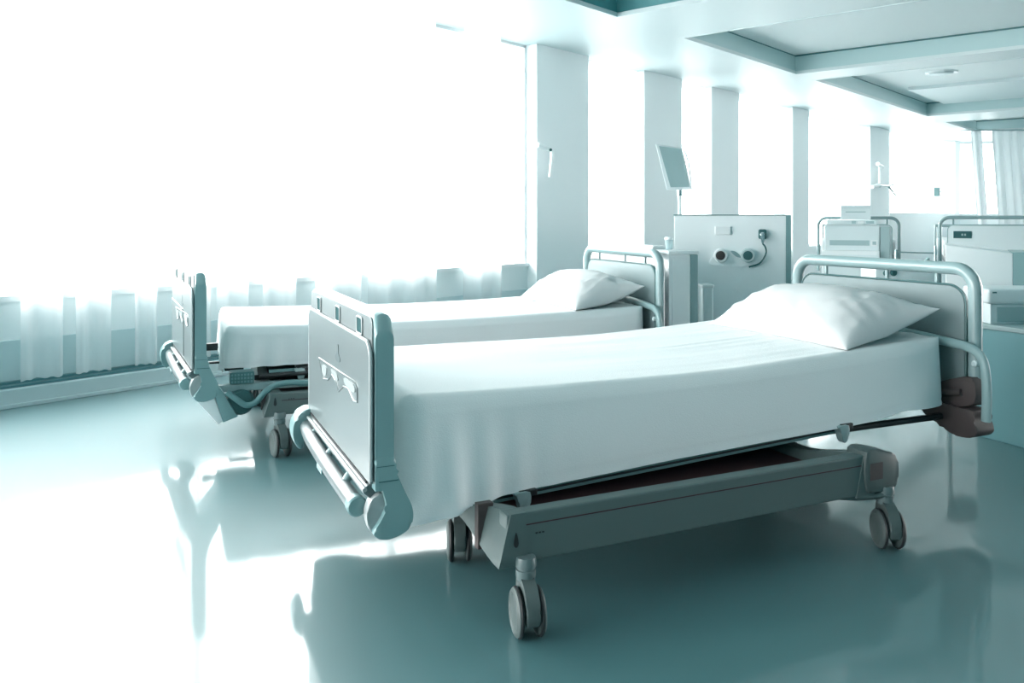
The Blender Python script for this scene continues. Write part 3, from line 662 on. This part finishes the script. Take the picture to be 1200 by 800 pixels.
# trolley of stacked pale units in front of the far bed
d = 9.15
t = thing('equipment_trolley', 'pale stacked equipment trolley with a long slot, before the far bed', 'trolley', (at(963, d), d, 0), math.radians(-21))
w_ = onray(1031, at(963, d), d, math.radians(-21))[0]
bm = B(); box(bm, (0, 0, 0.10), (w_, 0.25, 0.745), 0.008); bd_ = obj('cabinet', bm, M['white'], t)
bm = B(); box(bm, (0.02, -0.006, 0.14), (w_ - 0.02, 0.0, 0.40), 0.002); obj('drawer', bm, M['offwhite'], bd_)
bm = B(); box(bm, (0.02, -0.006, 0.42), (w_ - 0.02, 0.0, 0.70), 0.002); obj('drawer', bm, M['offwhite'], bd_)
bm = B(); box(bm, (0.03, 0.04, 0.745), (w_ + 0.0, 0.24, 1.02), 0.008); up_ = obj('upper_unit', bm, M['offwhite'], t)
bm = B(); box(bm, (0.08, 0.034, 0.80), (w_ - 0.10, 0.041, 0.855), 0.001); obj('slot', bm, M['grey'], up_)
bm = B(); box(bm, (w_ - 0.085, 0.030, 0.795), (w_ - 0.02, 0.041, 0.86), 0.001); sw_ = obj('switch', bm, M['white'], up_)
bm = B(); box(bm, (w_ - 0.07, 0.027, 0.81), (w_ - 0.035, 0.031, 0.845)); obj('switch_key', bm, M['grey'], sw_)
bm = B(); box(bm, (0.05, 0.02, 1.02), (w_ - 0.03, 0.10, 1.075), 0.006); cs = obj('control_strip', bm, M['offwhite'], t)
for k, (a, b_, mm) in enumerate([(0.20, 0.27, 'offwhite'), (0.30, 0.34, 'grey'), (0.36, 0.42, 'white'), (0.44, 0.52, 'grey')]):
    bm = B(); box(bm, (a, 0.014, 1.034), (b_, 0.021, 1.062), 0.001); obj('button', bm, M[mm], cs)
bm = B(); box(bm, (w_ + 0.005, 0.05, 0.66), (w_ + 0.10, 0.22, 1.0), 0.006); obj('side_panel', bm, M['grey'], t)
bm = B()
for cx_ in (0.06, w_ - 0.06):
    for cy_ in (0.06, 0.20): tube(bm, [(cx_, cy_, 0.0), (cx_, cy_, 0.105)], 0.03, 12)
obj('foot', bm, M['dark'], t, True)
# printer box on the trolley's top
t = thing('label_printer', 'small white printer box with a thin paper slot on the equipment trolley', 'printer', (at(985, 9.12), 9.12, 1.076), math.radians(-21))
bm = B(); box(bm, (0, 0, 0), (0.30, 0.17, 0.155), 0.008); p_ = obj('body', bm, M['offwhite'], t)
bm = B(); box(bm, (0.05, -0.004, 0.078), (0.25, 0.002, 0.088)); obj('paper_slot', bm, M['grey'], p_)
bm = B(); box(bm, (0.01, -0.003, 0.125), (0.29, 0.001, 0.128)); obj('lid_seam', bm, M['grey'], p_)
# wire rail between the far beds
t = thing('wire_rail', 'thin steel rail on posts between the two far beds', 'rail', (at(1050, 8.42), 8.42, 0))
x1 = at(1096, 8.42) - at(1050, 8.42)
for x, zt_ in ((0.0, 0.78), (x1, 0.82)):
    bm = B(); tube(bm, [(x, 0, 0.0), (x, 0, zt_)], 0.014, 10); obj('post', bm, M['chrome'], t, True)
for z in (0.755, 0.66):
    bm = B(); tube(bm, [(0, 0, z), (x1, 0, z - 0.01)], 0.007, 8); obj('rail', bm, M['tube'], t, True)
# low pale unit with dark fitting
d = 8.0
t = thing('suction_unit', 'low pale unit with a small dark dial just above the foreground headboard', 'medical unit', (at(1026, d), d, 0))
w_ = at(1096, d) - at(1026, d)
bm = B(); box(bm, (0, 0, 0.08), (w_, 0.35, 0.625), 0.02); u_ = obj('body', bm, M['white'], t, True)
bm = B(); box(bm, (-0.01, -0.01, 0.622), (w_ + 0.01, 0.36, 0.648), 0.008); obj('top_edge', bm, M['offwhite'], u_, True)
bm = B(); lathe(bm, [(0, 0), (0.035, 0), (0.03, 0.01), (0.02, 0.014), (0, 0.014)], T(0.17, -0.002, 0.58) @ RX(PI / 2), 18); lathe(bm, [(0, 0), (0.03, 0), (0.026, 0.01), (0, 0.012)], T(0.10, -0.002, 0.575) @ RX(PI / 2), 18); obj('dial', bm, M['dark'], u_, True)
bm = B(); prism(bm, [(w_ - 0.10, 0.64), (w_ - 0.02, 0.64), (w_ - 0.03, 0.72), (w_ - 0.055, 0.70)], 'y', 0.05, 0.09, 0.003); obj('hook', bm, M['body'], u_)
bm = B()
for cx_ in (0.06, w_ - 0.06):
    for cy_ in (0.06, 0.29): tube(bm, [(cx_, cy_, 0.0), (cx_, cy_, 0.085)], 0.025, 12)
obj('foot', bm, M['dark'], t, True)

# grey-white service console, right edge
d = 4.9
t = thing('service_console', 'large pale box console with a shaded side, at the right edge above the drawers', 'console', (at(1108, d), d, 0), math.radians(-27))
w_ = onray(1187, at(1108, d), d, math.radians(-27))[0]
bm = B(); prism(bm, [(0, 0.665), (w_, 0.63), (w_, 0.90), (0, 0.942)], 'y', 0, 0.42, 0.008); b_ = obj('body', bm, M['offwhite'], t, True)
bm = B(); prism(bm, [(w_ - 0.002, 0.632), (w_ + 0.25, 0.632), (w_ + 0.25, 0.905), (w_ - 0.002, 0.905)], 'y', 0.004, 0.42, 0.006); obj('shaded_module', bm, M['body'], b_, True)  # console's shaded side, the shade painted in as dark enamel
bm = B(); box(bm, (0.01, 0.02, 0.61), (w_ + 0.24, 0.40, 0.636), 0.003); obj('base_strip', bm, M['body'], b_)
bm = B(); tube(bm, [(0.02, 0.21, 0.0), (0.02, 0.21, 0.68)], 0.022, 14); tube(bm, [(w_ + 0.2, 0.21, 0.0), (w_ + 0.2, 0.21, 0.65)], 0.022, 14); obj('post', bm, M['tube'], t, True)
# teal cabinet with drawer box on top
t = thing('bedside_cabinet', 'low teal bedside cabinet on the floor at the right edge', 'cabinet', (2.345, 4.27, 0), math.radians(-67))
bm = B(); box(bm, (0, 0, 0.0), (0.75, 0.42, 0.545), 0.005); c_ = obj('body', bm, M['teal_box'], t)
bm = B(); box(bm, (-0.015, -0.01, 0.545), (0.76, 0.43, 0.568), 0.004); obj('top', bm, M['grey'], c_)
bm = B(); box(bm, (0.36, -0.004, 0.02), (0.364, 0.002, 0.53)); obj('door_seam', bm, M['body'], c_)
t = thing('drawer_unit', 'small pale drawer unit with rounded lid on the teal cabinet', 'drawer unit', (2.385, 4.22, 0.569), math.radians(-3))
bm = B(); box(bm, (0.0, 0.0, 0.0), (0.45, 0.24, 0.10), 0.004); u_ = obj('body', bm, M['offwhite'], t)
bm = B(); box(bm, (0.03, -0.005, 0.012), (0.44, 0.001, 0.085), 0.002); obj('drawer', bm, M['grey'], u_)
bm = B(); box(bm, (-0.02, -0.02, 0.10), (0.46, 0.25, 0.175), 0.018, seg=3); l_ = obj('lid', bm, M['offwhite'], t, True)
bm = B(); box(bm, (0.0, -0.022, 0.155), (0.02, -0.018, 0.162)); obj('lid_mark', bm, M['dark'], l_)

# ------------------------------------------------------------------ service panel behind the beds
d = 5.6
x0, x1 = at(790, d), at(921, d)
t = thing('headwall_unit', 'tall grey service panel with two round sockets between the beds', 'headwall unit', (x0, d, 0), math.radians(-11))
w_ = onray(921, x0, d, math.radians(-11))[0]
bm = B(); box(bm, (0, 0, 0.0), (w_, 0.10, 1.112), 0.004); pn = obj('panel', bm, M['wall'], t)
bm = B(); box(bm, (w_ + 0.001, -0.004, 0.0), (w_ + 0.032, 0.104, 1.116), 0.003); obj('edge_post', bm, M['body'], t)
bm = B(); box(bm, (-0.004, -0.004, 1.112), (w_ + 0.001, 0.104, 1.120), 0.001); obj('top_trim', bm, M['tube'], t)
def onp(x, y):
    k, dd_ = onray(x, x0, d, math.radians(-11)); return k, H + (254.7 - y) / 992 * dd_
ax, az = onp(838, 265); bx_, bz_ = onp(856, 275)
bm = B(); box(bm, (ax, -0.014, bz_), (bx_, 0.0, az), 0.004); sp = obj('switch_plate', bm, M['white'], t)
s1, s2 = onp(842, 299), onp(875, 299)
bm = B(); prism(bm, smooth_closed([(s1[0] - 0.05, s1[1] - 0.063), (s1[0] + 0.15, s1[1] - 0.072), (s2[0] + 0.03, s2[1] - 0.06), (s2[0] + 0.06, s2[1] - 0.02), (s2[0] + 0.03, s2[1] + 0.045), (s1[0] + 0.13, s1[1] + 0.022), (s1[0] + 0.02, s1[1] + 0.045), (s1[0] - 0.03, s1[1])], 4), 'y', -0.012, 0.0, 0.003); pl_ = obj('socket_plate', bm, M['wall'], t, True)
for k, (sx, sz) in enumerate((s1, s2)):
    bm = B(); lathe(bm, [(0, 0.0), (0.046, 0.0), (0.046, 0.030), (0.040, 0.037), (0.030, 0.037), (0.029, 0.03), (0, 0.03)], T(sx + (0.014 if k == 0 else 0.006), -0.004, sz) @ RX(PI / 2), 28); so_ = obj('socket', bm, M['white'] if k == 0 else M['body_light'], t, True)
    bm = B(); lathe(bm, [(0, 0.031), (0.031, 0.031), (0.029, 0.039), (0.015, 0.042), (0, 0.040)], T(sx + (0.010 if k == 0 else 0.004), -0.004, sz) @ RX(PI / 2), 24); obj('socket_mouth', bm, M['brown'] if k == 0 else M['dark'], so_, True)
bm = B(); prism(bm, smooth_closed([(s1[0] + 0.075, s1[1] + 0.028), (s1[0] + 0.11, s1[1] + 0.024), (s1[0] + 0.145, s1[1] - 0.012), (s1[0] + 0.11, s1[1] - 0.006)], 4), 'y', -0.016, -0.011); obj('leaf_mark', bm, M['tube'], pl_)
px_, pz_ = onp(893, 275)
bm = B(); prism(bm, rrect(px_ - 0.024, pz_ - 0.028, px_ + 0.026, pz_ + 0.036, 0.012, 4), 'y', -0.030, 0.0, 0.004); pg = obj('plug_holder', bm, M['dark'], t, True)
bm = B(); prism(bm, smooth_closed([(px_ - 0.015, pz_ + 0.01), (px_ + 0.01, pz_ + 0.015), (px_ + 0.012, pz_ - 0.03), (px_, pz_ - 0.06), (px_ - 0.010, pz_ - 0.035)], 4), 'y', -0.045, -0.028, 0.004); obj('plug', bm, M['chrome'], pg, True)
e1 = onp(897, 297); e2 = onp(890, 308); e3 = onp(870, 312.5)
bm = B(); tube(bm, smooth_path([(px_, -0.036, pz_ - 0.055), (px_ + 0.018, -0.03, pz_ - 0.08), (e1[0], -0.025, e1[1]), (e2[0], -0.02, e2[1]), (e3[0] + 0.04, -0.016, e3[1])], 6), 0.0055, 8); obj('cable', bm, M['dark'], pg, True)

# slim unit standing behind the second bed's headboard
mB = T(-1.4375, 3.942, 0) @ RZ(math.radians(20.6283))
t = thing('bedhead_unit', 'white slim cabinet unit standing behind the headboard of the bed by the window', 'cabinet', mB @ Vector((2.52, 0.05, 0)), math.radians(20.6283))
bm = B(); box(bm, (0, 0, 0.02), (0.145, 0.95, 0.885), 0.008); c_ = obj('body', bm, M['white'], t, True)
bm = B(); box(bm, (-0.006, -0.006, 0.885), (0.20, 0.956, 0.907), 0.006); obj('top', bm, M['white'], c_, True)
bm = B(); box(bm, (0.147, 0.0, 0.02), (0.197, 0.95, 0.884), 0.006); obj('shade_strip', bm, M['tube'], c_, True)  # shaded side of the unit, painted in as a darker strip
bm = B(); box(bm, (0.02, -0.005, 0.30), (0.125, 0.001, 0.86), 0.002); obj('door', bm, M['white'], c_)
t = thing('plastic_beaker', 'clear ribbed plastic beaker with white cap on the white slim cabinet', 'beaker', mB @ Vector((2.62, 0.213, 0.908)))
bm = B(); lathe(bm, [(0, 0), (0.020, 0), (0.025, 0.06), (0.022, 0.06), (0.017, 0.004), (0, 0.004)], None, 20); obj('cup', bm, M['clear'], t, True)
bm = B(); lathe(bm, [(0, 0.06), (0.027, 0.06), (0.027, 0.070), (0.02, 0.076), (0, 0.076)], None, 20); obj('cap', bm, M['white'], t, True)
t = thing('paper_tray', 'flat pale tray lying on the white slim cabinet beside the beaker', 'tray', mB @ Vector((2.545, 0.28, 0.908)), math.radians(20.6283))
bm = B(); box(bm, (0, 0, 0), (0.12, 0.26, 0.012), 0.003); tr_ = obj('tray', bm, M['offwhite'], t)
bm = B(); box(bm, (0.01, 0.01, 0.012), (0.11, 0.25, 0.020), 0.002); obj('paper', bm, M['white'], tr_)
d3 = 5.35
t = thing('waste_bin', 'slim pale bin box standing right of the white slim cabinet', 'bin', (at(819, d3) + 0.025, d3, 0))
bm = B(); prism(bm, rrect(0, 0, 0.07, 0.15, 0.015, 4), 'z', 0.0, 0.655, 0.004); b_ = obj('body', bm, M['offwhite'], t, True)
bm = B(); prism(bm, rrect(-0.004, -0.004, 0.074, 0.154, 0.015, 4), 'z', 0.655, 0.675, 0.004); obj('lid', bm, M['white'], b_, True)

# monitor on a thin pole
d = 6.3
t = thing('patient_monitor', 'tilted flat screen with white surround on a thin pole', 'monitor', (at(796.5, d), d, 0))
bm = B(); lathe(bm, [(0, 0), (0.20, 0), (0.20, 0.02), (0.05, 0.035), (0.018, 0.06), (0, 0.06)], None, 28); obj('base', bm, M['white'], t, True)
zb = H + (254.7 - 223) / 992 * d
bm = B(); tube(bm, [(0, 0, 0.05), (0, 0, zb + 0.03)], 0.014, 14); obj('pole', bm, M['white'], t, True)
bm = B(); tube(bm, [(0, 0, zb - 0.04), (0, 0, zb + 0.005)], 0.021, 14); obj('collar', bm, M['chrome'], t, True)
def mp(x, y, dy=0.0): v = pr(x, y, d); return (v.x - at(796.5, d), dy, v.z)
scr = [mp(770, 168), mp(801, 172.5), mp(810.5, 222), mp(781, 222.5)]
def slab(bm, q, y0, y1):
    a = [bm.verts.new((p[0], y0 + (p[2] - zb) * 0.25, p[2])) for p in q]; b = [bm.verts.new((p[0] + 0.01, y1 + (p[2] - zb) * 0.25, p[2])) for p in q]
    bm.faces.new(a); bm.faces.new(b[::-1])
    for i in range(4): bm.faces.new((a[i], b[i], b[(i + 1) % 4], a[(i + 1) % 4]))
bm = B(); slab(bm, scr, -0.03, 0.03); ms = obj('housing', bm, M['white'], t)
bm = B(); slab(bm, [mp(773.5, 170.5), mp(799, 174), mp(806.5, 219), mp(785, 219.5)], -0.034, -0.028); obj('screen', bm, M['grey'], ms)
bm = B(); tube(bm, [mp(803, 176, 0.03), mp(807, 190, 0.0), mp(808.5, 216, -0.04)], 0.008, 10); obj('side_handle', bm, M['white'], ms, True)

# reading lamp on the first pillar
wp = ROOM @ Vector((tx(631), 0.0, 0)); dd = wp.y
def rel(x, y, s): 
    m_ = (x - 600) / 992; v = ROOM @ Vector((0, s, 0)); tt = (m_ * v.y - v.x) / (Wd.x - m_ * Wd.y); q = v + Wd * tt
    return Vector((q.x, q.y, H + (254.7 - y) / 992 * q.y))
t = thing('reading_lamp', 'white jointed lamp arm on the first grey pillar, bent downward', 'lamp', rel(631, 170, 0.0))
o0 = Vector(t.location)
bm = B(); q = [rel(630, 170, 0.0) - o0, rel(630, 170, 0.06) - o0]; tube(bm, q, 0.035, 14); obj('wall_mount', bm, M['white'], t, True)
bm = B(); tube(bm, [rel(630, 170, 0.06) - o0, rel(645, 175.5, 0.10) - o0], 0.022, 12); obj('upper_arm', bm, M['white'], t, True)
bm = B(); tube(bm, [rel(643.5, 175.5, 0.085) - o0, rel(645.5, 175.5, 0.125) - o0], 0.015, 12); obj('joint', bm, M['dark'], t, True)
bm = B(); tube(bm, [rel(647.5, 175, 0.11) - o0, rel(646.3, 190, 0.12) - o0, rel(644, 207.5, 0.13) - o0], [0.026, 0.02, 0.011], 12); obj('lower_arm', bm, M['white'], t, True)
# bracket arm on the far pillar
o0 = rel(1031, 217, 0.0)
t = thing('drip_arm', 'white rod on a small shelf bracket with two thin wires, on the far pillar', 'wall bracket', o0)
bm = B(); tube(bm, [rel(1031, 217, 0.0) - o0, rel(1031, 217, 0.12) - o0], 0.04, 12); obj('wall_mount', bm, M['grey'], t, True)
bm = B(); tube(bm, [rel(1022, 219, 0.10) - o0, rel(1030, 216.5, 0.14) - o0], 0.035, 12); tube(bm, [rel(1030, 216.5, 0.14) - o0, rel(1041, 217.5, 0.14) - o0], 0.022, 12); obj('shelf', bm, M['white'], t, True)
bm = B(); tube(bm, [rel(1031, 216, 0.13) - o0, rel(1031, 194, 0.13) - o0], 0.03, 12); obj('rod', bm, M['white'], t, True)
bm = B(); tube(bm, [rel(1028.5, 192, 0.13) - o0, rel(1034, 195, 0.13) - o0], 0.038, 12); obj('rod_cap', bm, M['white'], t, True)
for a, b_ in (((1041, 218), (1053, 214.5)), ((1041, 218), (1051, 230.5))):
    bm = B(); tube(bm, [rel(*a, 0.14) - o0, rel(*b_, 0.14) - o0], [0.022, 0.012], 8); obj('wire', bm, M['body'], t, True)
# small switch on the far glazing
m_ = (1090 - 600) / 992
tt = (m_ * c0.y - c0.x) / (fd.x - m_ * fd.y); q = c0 + fd * tt
zq = H + (254.7 - 225) / 992 * q.y
t = thing('wall_switch', 'small dark rectangular switch on the bright far window', 'switch', (q.x, q.y, zq), math.atan2(fd.y, fd.x))
bm = B(); box(bm, (-0.075, -0.22, -0.10), (0.075, -0.10, 0.10), 0.01); b_ = obj('body', bm, M['dark'], t)
bm = B(); box(bm, (-0.05, -0.226, 0.03), (0.03, -0.219, 0.06)); box(bm, (-0.05, -0.226, -0.06), (0.03, -0.219, -0.02)); obj('key', bm, M['white'], b_)

# ------------------------------------------------------------------ light: bright sky on the window side, dim teal fill elsewhere, plus an added bright lobe
w = bpy.data.worlds.new('world'); SC.world = w; w.use_nodes = True; nt = w.node_tree; nt.nodes.clear()
o = nt.nodes.new('ShaderNodeOutputWorld'); bg = nt.nodes.new('ShaderNodeBackground'); tc = nt.nodes.new('ShaderNodeTexCoord')
dt = nt.nodes.new('ShaderNodeVectorMath'); dt.operation = 'DOT_PRODUCT'; dt.inputs[1].default_value = (-0.70, 0.714, 0)
mr = nt.nodes.new('ShaderNodeMapRange'); mr.interpolation_type = 'SMOOTHSTEP'; mr.inputs['From Min'].default_value = 0.0; mr.inputs['From Max'].default_value = 0.2
mx = nt.nodes.new('ShaderNodeMix'); mx.data_type = 'RGBA'; mx.inputs['A'].default_value = (0.03, 0.22, 0.255, 1); mx.inputs['B'].default_value = (15.0, 14.5, 14.3, 1)
nt.links.new(tc.outputs['Generated'], dt.inputs[0]); nt.links.new(dt.outputs['Value'], mr.inputs['Value']); nt.links.new(mr.outputs['Result'], mx.inputs['Factor'])
d2_ = nt.nodes.new('ShaderNodeVectorMath'); d2_.operation = 'DOT_PRODUCT'; d2_.inputs[1].default_value = (0.90, 0.43, 0.03)  # added white lobe from out of view at right, brightens the pillars
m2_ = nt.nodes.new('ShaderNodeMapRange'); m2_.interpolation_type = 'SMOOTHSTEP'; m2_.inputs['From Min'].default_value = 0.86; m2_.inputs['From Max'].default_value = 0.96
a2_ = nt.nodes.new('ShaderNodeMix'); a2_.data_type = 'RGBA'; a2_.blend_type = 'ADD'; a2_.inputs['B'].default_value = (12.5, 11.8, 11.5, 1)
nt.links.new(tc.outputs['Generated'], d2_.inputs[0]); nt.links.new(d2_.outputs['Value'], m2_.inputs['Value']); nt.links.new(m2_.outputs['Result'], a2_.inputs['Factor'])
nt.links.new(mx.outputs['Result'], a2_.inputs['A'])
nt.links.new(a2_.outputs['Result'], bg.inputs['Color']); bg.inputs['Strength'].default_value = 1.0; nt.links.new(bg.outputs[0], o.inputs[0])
